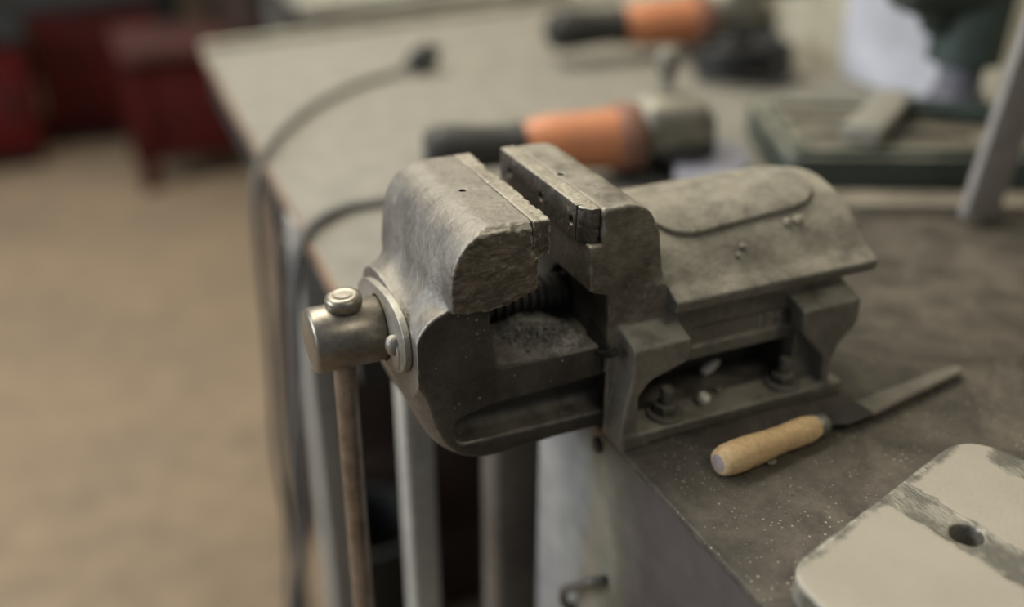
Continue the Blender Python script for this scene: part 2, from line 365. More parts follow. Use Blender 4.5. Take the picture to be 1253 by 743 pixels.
def moving_jaw():
    X, Y, Z, org, h = grid(-112, 64, -3, 137, -182, 4, 0.9)
    yc = np.abs(Y-67)                                     # distance from the middle plane; sides at 67
    head = poly_sdf(X, Z, round_poly([(-12.3,0),(-44,0),(-57,-8),(-64.5,-21),(-67,-38),(-65,-52),(-41,-54),(-30,-54),(-17,-50),(-8,-46.5),(-7.5,-24),(-12.3,-24)], [0,40,40,40,40,1,9,9,9,2,2,0], 8))
    head = inter(head, yc-67, 1.2)
    lobe = poly_sdf(X, Z, round_poly([(-60,-44),(-66,-51),(-80,-57),(-88,-68),(-88.5,-84),(-79,-104),(-74,-131),(-66,-151),(-50,-163),(-25,-165.5),(64,-166.5),(64,-101),(-39,-101),(-39,-46)], [0,1,40,40,40,40,40,40,40,40,0,0,11,0], 8))
    e = np.clip(62-yc, 0, 26)                              # the casting swells towards its middle
    g = 11*np.sqrt(np.clip(1-(1-e/26)**2, 0, 1))
    g = g*np.clip((10-X)/50, 0, 1)*np.clip((-70-Z)/30, 0, 1)
    lower = inter(lobe-g, yc-62, 1.8)
    # neck that carries the spindle boss
    # the far shoulder of the casting is cut back, so only the near cheek shows its full lobe
    lower = smax(lower, 0.72*(Y-82)+0.69*(Z+62)-4-0.5*np.clip(X+60, 0, 200), 12)
    yy = (Y-67)*math.cos(0.16)+(Z+87)*math.sin(0.16); zz = -(Y-67)*math.sin(0.16)+(Z+87)*math.cos(0.16)
    q = np.sqrt((yy/53)**2+(zz/28)**2); neck = (q-1)*29*np.clip(q,0.6,1)
    neck = inter(neck*0.9-(X+88)*0.05, slab(X, -88, -45), 1.0)
    kk = 2.0+26*np.clip((62-yc)/24, 0, 1)
    body = smin(head, lower, kk)
    body = np.minimum(body, np.maximum(smin(head, lower, kk), X+66))
    front = smin(np.maximum(head, X+40), neck, 34)
    front = inter(front, yc-66.5, 1.0)
    d = np.minimum(body, smin(front, neck, 6))
    low2 = smin(np.maximum(lower, -(62-yc)), neck, 14)
    d = np.minimum(d, inter(low2, yc-62, 1.2))
    d = np.maximum(d, -88-X)                               # machined boss face
    # long oval pocket in the side
    pk = poly_sdf(X, Z, round_poly([(-66,-134),(-40,-128),(70,-124),(70,-154),(-64,-152)], [14,30,0,0,16], 10))
    pk = inter(pk, 42-yc, 8)
    d = smax(d, -pk, 3)
    # clearance behind the jaw for the spindle
    d = np.maximum(d, -(np.sqrt((Y-67)**2+(Z+88)**2)-14.5))
    # battered near top edge
    wv = 0.7*np.sin(X*0.23)+0.35*np.sin(X*0.83+1)
    d = smax(d, (Z-Y*0.8+3.6+wv)*0.78+np.clip(X+13, 0, 9)*1.0+np.clip(-52-X, 0, 40)*0.25, 0.6)
    # pin hole
    d = np.maximum(d, -(inter(np.sqrt((X+32)**2+(Y-66.5)**2)-2.3, -8-Z)))
    P, F = nets(d, org, h, 'moving_jaw'); P = smooth_verts(P, F, 1, 0.5)
    S = smooth_verts(P, F, 45, 0.6)
    wgt = np.clip((-66-P[:,0])/6, 0, 1)*np.clip((P[:,1]-8)/8, 0, 1)*np.clip((126-P[:,1])/8, 0, 1)*np.clip((P[:,2]+130)/20, 0, 1)*np.clip((P[:,0]+87.0)/2, 0, 1)
    wgt = np.maximum(wgt, np.clip((-60-P[:,0])/8, 0, 1)*np.clip((P[:,1]-8)/8, 0, 1)*np.clip((P[:,2]+75)/15, 0, 1)*np.clip((P[:,0]+87.0)/2, 0, 1)*np.clip((126-P[:,1])/8, 0, 1))
    P = P*(1-wgt[:,None])+S*wgt[:,None]; Nn = vnormals(P, F)
    near = np.clip((5.5-P[:,1])/5.5, 0, 1)*(P[:,2] > -56)
    amp = 0.12+0.75*near*(Nn[:,1] < 0.4)
    edge = np.exp(-((P[:,1])**2+(np.clip(P[:,2]+2,0,9)*0)**2)/8)*(P[:,2] > -6)
    dsp = amp*vnoise(P, 7.0)+0.5*amp*vnoise(P, 2.6, 9)+0.10*vnoise(P, 14, 4)
    # chips knocked off the near top edge of the jaw
    chip = np.clip(vnoise(P, 5, 21)-0.05, 0, 1)*np.clip((7-P[:,1])/6, 0, 1)*np.clip((P[:,2]+7)/6, 0, 1)*2.2*(P[:,0] < -10)
    P = P+Nn*(dsp-chip)[:,None]
    me = np_mesh('moving_jaw', P, F)
    ctr = P[F].mean(1); nf = Nn[F].mean(1)
    slot = np.zeros(len(F), int)
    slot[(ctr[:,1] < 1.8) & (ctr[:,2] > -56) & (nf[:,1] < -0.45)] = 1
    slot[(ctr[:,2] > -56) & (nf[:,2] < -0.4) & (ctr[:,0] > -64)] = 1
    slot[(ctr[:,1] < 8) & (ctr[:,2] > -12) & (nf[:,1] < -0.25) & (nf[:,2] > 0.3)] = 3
    dark = ((nf[:,1] < -0.72) & (ctr[:,1] < 24) & (ctr[:,2] < -50)) | ((ctr[:,1] > 6.5) & (ctr[:,1] < 26) & (ctr[:,2] < -120) & (ctr[:,0] > -66) & (nf[:,0] > -0.5) & (nf[:,2] > -0.6)) | ((ctr[:,1] > 6.8) & (ctr[:,1] < 26) & (nf[:,0] > 0.15) & (ctr[:,2] < -100)) | ((ctr[:,0] > -45) & (ctr[:,2] < -55)) | ((nf[:,2] < -0.6) & (ctr[:,2] < -120))  # near faces, pocket and undersides coloured darker, as their shade
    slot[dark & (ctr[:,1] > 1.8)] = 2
    slot[np.hypot(ctr[:,0]+32, ctr[:,1]-66.5) < 2.5] = 4  # inside of the pin hole painted black as its shade
    set_slots(me, slot)
    return link('moving_jaw', me, [M_worn, M_hack, M_shadeiron, M_plate, M_black], vise)
moving_jaw()

ARCH = round_poly([(-14,-77.5),(-15.5,-69.5),(-3,-63),(17,-46),(36,-35),(67,-29),(98,-35),(117,-46),(137,-63),(149.5,-69.5),(148,-77.5)], [1,3,25,60,60,60,60,60,25,3,1], 8)
def fixed_body():
    X, Y, Z, org, h = grid(20, 262, -26, 160, -176, 3, 1.0)
    yc = np.abs(Y-67); e = yc-67                            # e: how far outside the body's side plane
    jaw = poly_sdf(X, Z, round_poly([(36,0),(60,0),(71,-6),(78.5,-23),(83,-50),(88,-78),(90,-84),(90,-120),(42,-120),(42,-61),(29,-57),(27.5,-24),(36,-24)], [0,30,40,40,40,20,0,0,0,3,2,1,0], 8))
    jaw = inter(jaw, e, 1.5)
    hood = inter(poly_sdf(Y, Z, ARCH), slab(X, 70, 255.5), 2.5)
    hood = np.maximum(hood, np.minimum(86-X, e-0))
    arch_top = poly_sdf(Y, Z, [(p[0], p[1]) for p in ARCH])
    pad = inter(arch_top-3.6, poly_sdf(X, Y, round_poly([(92,20),(238,29),(238,105),(92,114)], 34, 8)), 1.3)
    band = inter(slab(X, 44, 236), slab(Z, -127, -66), 1.5); band = inter(band, e, 1.5)
    leg1 = poly_sdf(X, Z, round_poly([(52,-86),(96,-86),(95,-112),(66,-121),(58,-131),(58,-160),(64,-172),(47,-172),(45,-160),(47.5,-140),(52,-115)], [0,0,7,12,8,4,0,1,6,10,8]))
    leg2 = poly_sdf(X, Z, round_poly([(187,-86),(239,-86),(240,-113),(224,-131),(220,-145),(221,-160),(233,-172),(206,-172),(214,-160),(212,-138),(190,-113)], [0,0,8,8,8,6,0,0,6,14,8]))
    legs = np.minimum(leg1, leg2)
    legs = inter(legs, e-21, 2.0)
    legs = inter(legs, Z+87.5+0.32*np.clip(e, 0, 50), 2.0)
    rear = np.maximum(poly_sdf(X, Z, [(195,-100),(239,-100),(240,-113),(224,-131),(220,-145),(221,-161),(195,-161)]), e-8)
    core = sbox(X, Y, Z, 52, 222, 44, 90, -172, -66, 2)
    frontw = sbox(X, Y, Z, 44, 57, -19, 153, -171.9, -100, 2)
    fl = sbox(X, Y, Z, 47, 234, -20.5, 154.5, -172, -162, 1.6)
    d = np.minimum(smin(jaw, hood, 5), pad)
    d = smin(d, band, 2.0); d = smin(d, legs, 5.0); d = np.minimum(d, core); d = smin(d, fl, 6.0)
    d = np.minimum(d, np.maximum(rear, 30-X)); 
    d = np.minimum(d, np.maximum(frontw, e+0.0))
    # the shaft the moving jaw slides in
    d = np.maximum(d, -sbox(X, Y, Z, 20, 50, 4, 130, -176, -100, 3))
    # hole for the lead screw
    d = np.maximum(d, -inter(np.sqrt((Y-67)**2+(Z+88)**2)-19, slab(X, 20, 120)))
    # name panel
    d = np.maximum(d, -sbox(X, Y, Z, 111, 197, -6, 1.8, -116, -101, 0.6))
    d = np.maximum(d, -inter(np.sqrt((X-39.7)**2+(Y-67.8)**2)-2.3, -8-Z))
    # anchor slots
    P, F = nets(d, org, h, 'vise_body'); P = smooth_verts(P, F, 1, 0.5); Nn = vnormals(P, F)
    amp = 0.16+0.3*(P[:,0] < 92)*(P[:,2] > -90)*(P[:,1] < 3)
    P = P+Nn*(amp*vnoise(P, 9, 2)+0.6*amp*vnoise(P, 3, 5)+0.2*vnoise(P, 22, 7))[:,None]
    me = np_mesh('vise_body', P, F); ctr = P[F].mean(1); nf = Nn[F].mean(1)
    slot = np.zeros(len(F), int)
    slot[(ctr[:,0] < 86) & (ctr[:,2] > -84) & (ctr[:,1] > -2) & (ctr[:,1] < 136) & ((ctr[:,0] < 70) | (ctr[:,1] < 1.6))] = 1
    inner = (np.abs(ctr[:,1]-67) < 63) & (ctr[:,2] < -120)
    slot[inner | ((ctr[:,2] < -60) & (ctr[:,0] < 43.5) & (ctr[:,1] > 0) & (nf[:,0] < -0.3))] = 2  # base interior and the front below the jaw painted dark for shade
    slot[(np.hypot(ctr[:,0]-39.7, ctr[:,1]-67.8) < 2.5) & (ctr[:,2] > -12)] = 3  # pin hole shade, coloured in black
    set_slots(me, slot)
    return link('vise_body', me, [M_cast, M_fjaw, M_shadeiron, M_black], vise)
body = fixed_body()
# raised cast numerals in the name panel
def digits():
    cu = bpy.data.curves.new('cast_numerals', 'FONT'); cu.body = '125'; cu.size = 0.0155; cu.extrude = 0.0008; cu.offset = 0.0002; cu.space_character = 1.15
    o = bpy.data.objects.new('tmp', cu); COL.objects.link(o)
    bpy.context.view_layer.update()
    me = bpy.data.meshes.new_from_object(o.evaluated_get(bpy.context.evaluated_depsgraph_get())); bpy.data.objects.remove(o)
    me.transform(Matrix.Translation(V(164, 1.6, -114)) @ Matrix.Rotation(math.pi/2, 4, 'X'))
    return link('cast_numerals', me, M_cast, vise, smooth=False)
digits()

def jaw_plate(x0, x1, y0, y1, name_seed, sgn):
    X, Y, Z, org, h = grid(x0-2, x1+2, y0-3, y1+3, -27, 3, 0.7)
    d = sbox(X, Y, Z, x0, x1, y0, y1, -24, 0.2, 0.8)
    face = x1 if sgn > 0 else x0
    if sgn < 0:                                            # worn near corner of the fixed plate and its split
        d = smax(d, -((X-x0)+(Y-y0)*1.1-7.0)/1.5, 2.0)
        d = np.maximum(d, -np.maximum(np.abs((Y-(y0+10.5)))-0.55, (x0+5-X)*-1))
        for yy in (y0+18, 66, y1-17):                      # countersunk holes
            for zz in (-13,):
                rr = np.sqrt((Y-yy)**2+(Z-zz)**2); d = np.maximum(d, -np.maximum(rr-3.0, X-(x0+4)))
    else:
        d = smax(d, -((x1-X)*0.9+(Y-y0)-0.6)/1.4, 0.8)
    P, F = nets(d, org, h, 'p'); P = smooth_verts(P, F, 1, 0.4); Nn = vnormals(P, F)
    edge = np.exp(-((P[:,0]-face)/4)**2)*np.exp(-(P[:,2]/4)**2)
    chip = np.clip(vnoise(P*np.array([1,1.0,1]), 3.2, name_seed)+0.15, 0, 1)*edge*1.0+np.clip(vnoise(P*np.array([0.35,1.6,0.3]), 2.4, name_seed+8)-0.5, 0, 1)*1.4*(P[:,2] > -1.5)
    end = np.exp(-((P[:,1]-y0)/4)**2)*np.clip(vnoise(P, 3.5, name_seed+3), 0, 1)*1.0
    P = P+Nn*(0.22*vnoise(P, 5, name_seed)+0.2*vnoise(P, 2, 3)-chip-end)[:,None]
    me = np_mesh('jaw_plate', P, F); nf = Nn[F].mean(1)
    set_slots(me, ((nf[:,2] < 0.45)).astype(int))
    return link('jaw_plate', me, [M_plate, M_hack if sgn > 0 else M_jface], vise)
jaw_plate(-12, 0, 0.2, 133.5, 1, 1)
jaw_plate(24, 35.8, 3.0, 135, 11, -1)

# lead screw with thread
def lead_screw():
    b = bm_new(); m = axis_mtx(V(-39, 67, -88), (1,0,0))
    prof = [(0.0125, 0), (0.0125, 0.016), (0.0112, 0.017)]
    z = 0.018
    while z < 0.105:
        prof += [(0.0108, z), (0.0138, z+0.0012), (0.0138, z+0.0032), (0.0108, z+0.0044)]; z += 0.0065
    add_lathe(b, prof, m, 40); return link('lead_screw', b, M_screw, vise, angle=35)
lead_screw()
# spindle head (cross-drilled hub) in front
def spindle():
    b = bm_new(); m = axis_mtx(V(-141, 67, -88), (1,0,0))
    add_lathe(b, [(0, 0), (0.0185, 0), (0.0208, 0.0009), (0.022, 0.003), (0.022, 0.0475), (0.0208, 0.0495), (0.0175, 0.0505), (0.0175, 0.053), (0.0, 0.053)], m, 64, cap=False)
    return link('spindle_head', b, M_turned, vise, angle=40)
spindle()
def handle():
    b = bm_new()
    top = V(-118.5, 67, -66); bot = V(-121, 67, -372)
    d = (bot-top)
    add_lathe(b, [(0.0078, 0), (0.0078, d.length)], axis_mtx(top+Vector((0,0,0.004)), d), 32)
    o = link('handle_bar', b, M_rod, vise, angle=40)
    for p, nm in ((V(-116, 66, -67.8), 1), (bot, -1)):
        k = bm_new(); m = axis_mtx(p, Vector((-0.06,-0.04,1))*nm)
        prof = [(0, 0.0), (0.0095, 0.0), (0.0113, 0.0010), (0.0121, 0.0028), (0.0122, 0.0066), (0.0113, 0.0088), (0.0096, 0.0099), (0.0072, 0.0104), (0.0066, 0.0101), (0.0036, 0.0102), (0, 0.0103)]
        add_lathe(k, prof, m, 40, cap=False)
        mi = m.inverted()
        for v in k.verts:                                  # slightly uneven peened rim
            l = mi @ v.co; a = math.atan2(l.y, l.x); r = 1+0.018*math.sin(3*a+1)+0.012*math.sin(5*a)
            v.co = m @ Vector((l.x*r, l.y*r, l.z))
        bmesh.ops.recalc_face_normals(k, faces=k.faces)
        link('handle_knob', k, M_turned, o, angle=60)
handle()
def retaining_plate():
    b = bm_new(); c, s = math.cos(-0.15), math.sin(-0.15); pts = []
    a_, r_ = 54.5, 28
    for i in range(96):
        t = 2*math.pi*i/96; n_ = 2.5
        u = a_*abs(math.cos(t))**(2/n_)*math.copysign(1, math.cos(t)); w = r_*abs(math.sin(t))**(2/n_)*math.copysign(1, math.sin(t))
        pts.append((67+u*c-w*s, -85.5+u*s+w*c))
    def ring(x, sc, hole=None):
        if hole: return [b.verts.new(V(x, 67+hole*math.cos(2*math.pi*i/96), -88+hole*math.sin(2*math.pi*i/96))) for i in range(96)]
        return [b.verts.new(V(x, 67+(y-67)*sc, -85.5+(z+85.5)*sc)) for y, z in pts]
    R_ = [ring(-93.2, 0, 23.0), ring(-93.2, 0.93), ring(-92.9, 0.955), ring(-92.3, 0.965), ring(-88.4, 0.965), ring(-88.0, 0.95), ring(-88.0, 0, 23.0)]
    for p, q in zip(R_, R_[1:]+[R_[0]]):
        for i in range(96): b.faces.new((p[i], p[(i+1) % 96], q[(i+1) % 96], q[i]))
    bmesh.ops.recalc_face_normals(b, faces=b.faces)
    o = link('retaining_plate', b, M_worn, vise, angle=35)
    for y, z in ((32, -83), (103, -92)):
        k = bm_new()
        add_lathe(k, [(0, -0.0065), (0.0022,-0.0063), (0.0042, -0.005), (0.0052, -0.003), (0.0052, 0.0006)], axis_mtx(V(-93.4, y, z), (1,0,0)), 24, cap=False)
        add_lathe(k, [(0.0068, -0.0012), (0.0078, 0), (0.0078, 0.0006)], axis_mtx(V(-93.6, y-0.5, z-5), (1,0,0)), 24)
        for v in k.verts: v.co.z = V(0,0,z).z+(v.co.z-V(0,0,z).z)*1.35
        bmesh.ops.recalc_face_normals(k, faces=k.faces)
        link('rivet', k, M_worn, o, angle=50)
retaining_plate()
# curved wiper tab where the slide enters the body
def wiper():
    b = bm_new(); n = 10; A = []; B_ = []
    for i in range(n+1):                                   # curved triangular flap, wide at its foot
        t = i/n
        A.append((41.5-3.5*t, 21+2*math.sin(t*3), -86-22*t)); B_.append((41.5-1.0*t, 21-31*t**1.25, -86-13*t))
    front = [[b.verts.new(V(*p)) for p in L_] for L_ in (A, B_)]
    back = [[b.verts.new(V(p[0]+1.8, p[1], p[2])) for p in L_] for L_ in (A, B_)]
    for i in range(n):
        for q in ((front[0][i], front[0][i+1], front[1][i+1], front[1][i]), (back[0][i], back[1][i], back[1][i+1], back[0][i+1]),
                  (front[0][i], back[0][i], back[0][i+1], front[0][i+1]), (front[1][i], front[1][i+1], back[1][i+1], back[1][i])): b.faces.new(q)
    b.faces.new((front[0][-1], back[0][-1], back[1][-1], front[1][-1]))
    add_tube(b, catmull([V(39.5, 20, -108), V(39, 9, -107), V(40, -3, -103), V(42.5, -11.5, -97.5)], 5), lambda t: 0.0018+0.0016*t, 10)
    bmesh.ops.recalc_face_normals(b, faces=b.faces)
    return link('wiper_tab', b, M_dark, vise, angle=50)
wiper()
# anchor bolts
for bx, by in ((89, -6.5), (190, -6.5)):
    w = bm_new(); m = axis_mtx(V(bx, by, -162), (0,0,1))
    add_lathe(w, [(0.0, 0), (0.0128, 0), (0.0134, 0.0006), (0.0134, 0.0022), (0.0128, 0.0028), (0.0, 0.0028)], m, 40, cap=False)
    wo = link('washer', w, M_washer, vise, angle=40)
    k = bm_new(); hexa = [(0.0086*math.cos(math.pi/3*i+0.3), 0.0086*math.sin(math.pi/3*i+0.3)) for i in range(6)]
    add_prism(k, hexa, 0.0028, 0.0098, m, bev=0.0009)
    add_lathe(k, [(0.0046, 0.0095), (0.0046, 0.021), (0.0038, 0.0222), (0, 0.0222)], m, 20, cap=False)
    link('anchor_bolt', k, M_washer, vise, angle=35)

# loose filings on the slide (granular heap)
def filings():
    n = 70; b = bm_new(); rows = []
    for i in range(n+1):
        row = []
        for j in range(n+1):
            u, v = i/n*2-1, j/n*2-1; x = 2+38*u; y = 38+32*v
            r = math.sqrt(u*u+v*v)+0.12*math.sin(3*math.atan2(v, u)+1)
            p = np.array([[x, y, 0.0]]); hh = 15*max(0, 1-r)**0.8*(0.8+0.35*vnoise(p, 11)[0])+max(0, 1.02-r)*1.6*vnoise(p, 2.3)[0]+0.8*max(0, 1-r)*vnoise(p, 1.1, 5)[0]
            row.append(b.verts.new(V(x, y, -101.6+max(hh, -0.5))))
        rows.append(row)
    for i in range(n):
        for j in range(n): b.faces.new((rows[i][j], rows[i+1][j], rows[i+1][j+1], rows[i][j+1]))
    for _ in range(1500):
        a = random.random()*6.28; q = abs(random.gauss(0, 0.48)); x = 2+37*q*math.cos(a); y = 33+29*q*math.sin(a)
        if not (-35 < x < 36 and 7 < y < 66): continue
        z = -101.0+15*max(0, 1-q)**0.8*0.9; s = random.uniform(0.3, 1.05)/1000
        add_box(b, *V(x, y, z+0.3), s*random.uniform(1,2.6), s, s*0.7, rot=Matrix.Rotation(random.random()*3, 3, 'Z') @ Matrix.Rotation(random.random(), 3, 'X'))
    o = link('metal_filings', b, M_filing, None, smooth=False, loc=V(0, 34, -101))
    tag(o, 'heap of fine grey metal filings lying on the slide under the open jaws', 'filings', kind='stuff')
filings()

def pebble(name, p, sx, sy, sz, rot, m, seed, label, cat, group=None):
    b = bm_new(); bmesh.ops.create_icosphere(b, subdivisions=3, radius=1.0)
    R3 = Matrix.Rotation(rot[2], 3, 'Z') @ Matrix.Rotation(rot[1], 3, 'Y') @ Matrix.Rotation(rot[0], 3, 'X')
    for v in b.verts:
        q = np.array([[v.co.x, v.co.y, v.co.z]]); r = 1+0.28*vnoise(q, 0.8, seed)[0]+0.10*vnoise(q, 0.35, seed)[0]
        c = Vector((v.co.x*sx*r, v.co.y*sy*r, v.co.z*sz*r))/1000
        v.co = V(*p)+R3 @ c
    o = link(name, b, m, None, loc=V(*p)); tag(o, label, cat, group); return o
pebble('stone_chip', (147, 26, -155), 8.0, 4.2, 3.6, (0.2,-0.55,-0.1), M_chip, 2, 'long pale stone chip caught higher up in the dark recess of the vise base', 'chip')
pebble('stone_chip', (121, -5, -157.0), 5.2, 4.5, 4.9, (0,0.3,0.5), M_chip, 5, 'rounded pale stone chip sitting on the vise flange between the two bolts', 'chip')
pebble('stone_chip', (139, 2, -159.4), 2.2, 2.2, 2.4, (0,0,0), M_chipd, 8, 'tiny dull grey crumb on the vise flange just right of the pale chips', 'chip')
g = None
pebble('grit_crumb', (146.5, 5.5, -54.0), 2.6, 2.2, 1.8, (0.6,0,0.5), M_chipd, 11, 'small grit crumb on the vise hood, leftmost of the four', 'crumb')
pebble('grit_crumb', (153, 10, -50.5), 2.6, 2.2, 1.8, (0.6,0,0), M_chipd, 12, 'small grit crumb on the vise hood, second from the left', 'crumb')
pebble('grit_crumb', (196, 19, -43.0), 3.6, 2.9, 2.2, (0.5,0,0), M_chip2, 13, 'flat pale crumb on the vise hood, third from the left, close below the pad edge', 'crumb')
pebble('grit_crumb', (206, 19.5, -42.8), 4.6, 3.3, 2.2, (0.5,0,0.2), M_chip2, 14, 'flat pale crumb on the vise hood, rightmost and largest of the four', 'crumb')

# ================================================================== NEAR BENCH (welded steel)
nb = empty('steel_workbench', V(400, 0, -1020), 'dark grimy steel workbench that carries the vise, with a grey to purple-brown side', 'workbench')
def near_bench():
    b = bm_new()
    pts = [(47,-720),(822,-720),(822,236),(47,236)]
    NX, NY = 2, 2
    add_prism(b, [(x/1000, y/1000) for x, y in pts], ZO-0.1785, ZO-0.172, bev=0.0016, seg=3)
    link('bench_top', b, M_bench, nb, angle=40)
    b = bm_new()
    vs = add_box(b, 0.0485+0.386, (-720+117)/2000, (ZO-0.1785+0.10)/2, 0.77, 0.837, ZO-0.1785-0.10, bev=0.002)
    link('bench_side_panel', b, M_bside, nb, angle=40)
    # small ring pull, and a dark disc standing in for the bolt hole's shade
    b = bm_new(); 
    P = [V(48, 44, -372), V(41, 43.5, -366), V(38, 43, -356), V(38, 39, -345), V(38, 20, -325), V(38, 2, -306), V(41, -3, -302), V(48, -5, -301)]
    add_tube(b, catmull(P, 6), 0.0038, 12); link('pull_handle', b, M_leg2, nb)
    b = bm_new(); add_lathe(b, [(0,0.0),(0.0052,0.0),(0.006,0.0006),(0.006,0.004)], axis_mtx(V(46.6, 15.9, -191), (1,0,0)), 24, cap=False); link('bolt_hole_disc', b, M_dark, nb, angle=40)
    for x in (0.09, 0.78):
        for y in (-0.68, 0.07):
            b = bm_new(); add_box(b, x, y, 0.05, 0.04, 0.04, 0.1, bev=0.003); link('bench_foot', b, M_dark, nb, angle=40)
near_bench()
# rust run and grit on the bench
def grit_on_bench():
    b = bm_new()
    for i in range(520):
        x = random.uniform(60, 300); y = random.uniform(-190, -25)
        if random.random() < 0.6: x = 60+abs(random.gauss(0, 80)); y = -70+random.gauss(0, 45)
        if x > 500 or y > -24 or y < -190: continue
        s = min(1.6, 0.25+abs(random.gauss(0, 0.33)))/1000
        add_box(b, *V(x, y, -172+s*300), s*random.uniform(0.8,2), s, s*0.7, rot=Matrix.Rotation(random.random()*3, 3, 'Z') @ Matrix.Rotation(random.random(), 3, 'X'))
    o = link('bench_grit', b, M_chipd, None, smooth=False, loc=V(150,-100,-172))
    tag(o, 'pale grit scattered over the dark bench top around the file', 'grit', kind='stuff')
grit_on_bench()
pebble('grit_crumb', (132, -74, -170.5), 4.5, 2.6, 1.4, (0,0,0.2), M_chipd, 31, 'flat tan flake lying on the bench just right of the wooden file handle', 'crumb')

# ================================================================== FILE
fl = empty('hand_file', V(170, -60, -172), 'flat metal file with a pale wooden handle lying on the bench before the vise', 'file')
def hand_file():
    p0 = V(89, -71.5, -160.8); p1 = V(177, -60.5, -163); d = (p1-p0); L_ = d.length
    b = bm_new()
    prof = [(0.0065, 0.0004), (0.0090, 0.0022), (0.0107, 0.008), (0.0112, 0.017), (0.0108, 0.031), (0.0097, 0.046), (0.0092, 0.058), (0.0096, 0.070), (0.0096, 0.080), (0.0084, L_-0.002), (0.0078, L_)]
    fs = add_lathe(b, prof, axis_mtx(p0, d), 40)
    link('handle', b, M_wood, fl, angle=50)
    b = bm_new(); add_lathe(b, [(0, -0.0002), (0.0052, -0.0001), (0.0067, 0.0008)], axis_mtx(p0, d), 32, cap=False); link('handle_end', b, M_wend, fl)
    b = bm_new(); add_lathe(b, [(0.0066, -0.001), (0.0080, 0), (0.0083, 0.003), (0.0080, 0.008), (0.0066, 0.0095), (0, 0.0095)], axis_mtx(p1, d), 32, cap=False)
    link('ferrule', b, M_ferr, fl, angle=50)
    u = d.normalized(); q = p1+u*0.008; tip = V(337, -38, -167); 
    bd = (tip-q).normalized(); side = Vector((0,0,1)).cross(bd).normalized(); up = bd.cross(side)
    def strip(name, st, m):
        b = bm_new(); R_ = []
        for t, w, th, dz in st:
            c = q+bd*t+Vector((0,0,dz))
            ring = [(-w,-th*.5),(-w,th*.5),(-w*.8,th),(w*.8,th),(w,th*.5),(w,-th*.5),(w*.8,-th),(-w*.8,-th)]
            R_.append([b.verts.new(c+side*a+up*e) for a, e in ring])
        for a, c in zip(R_, R_[1:]):
            for i in range(8): b.faces.new((a[i], a[(i+1) % 8], c[(i+1) % 8], c[i]))
        b.faces.new(R_[0][::-1]); b.faces.new(R_[-1]); bmesh.ops.recalc_face_normals(b, faces=b.faces)
        return link(name, b, m, fl, angle=35)
    strip('tang', [(0,.0035,.002,-.001),(0.010,.0042,.002,-.002),(0.018,.0080,.0022,-.0025),(0.042,.0090,.0022,-.0022)], M_tang)
    strip('blade', [(0.042,.0091,.0026,-.002),(0.065,.0082,.0028,-.0012),(0.105,.0068,.0026,-.0006),(0.138,.0052,.0022,0),(0.146,.0045,.002,0),(0.150,.0030,.0018,0)], M_file)
hand_file()

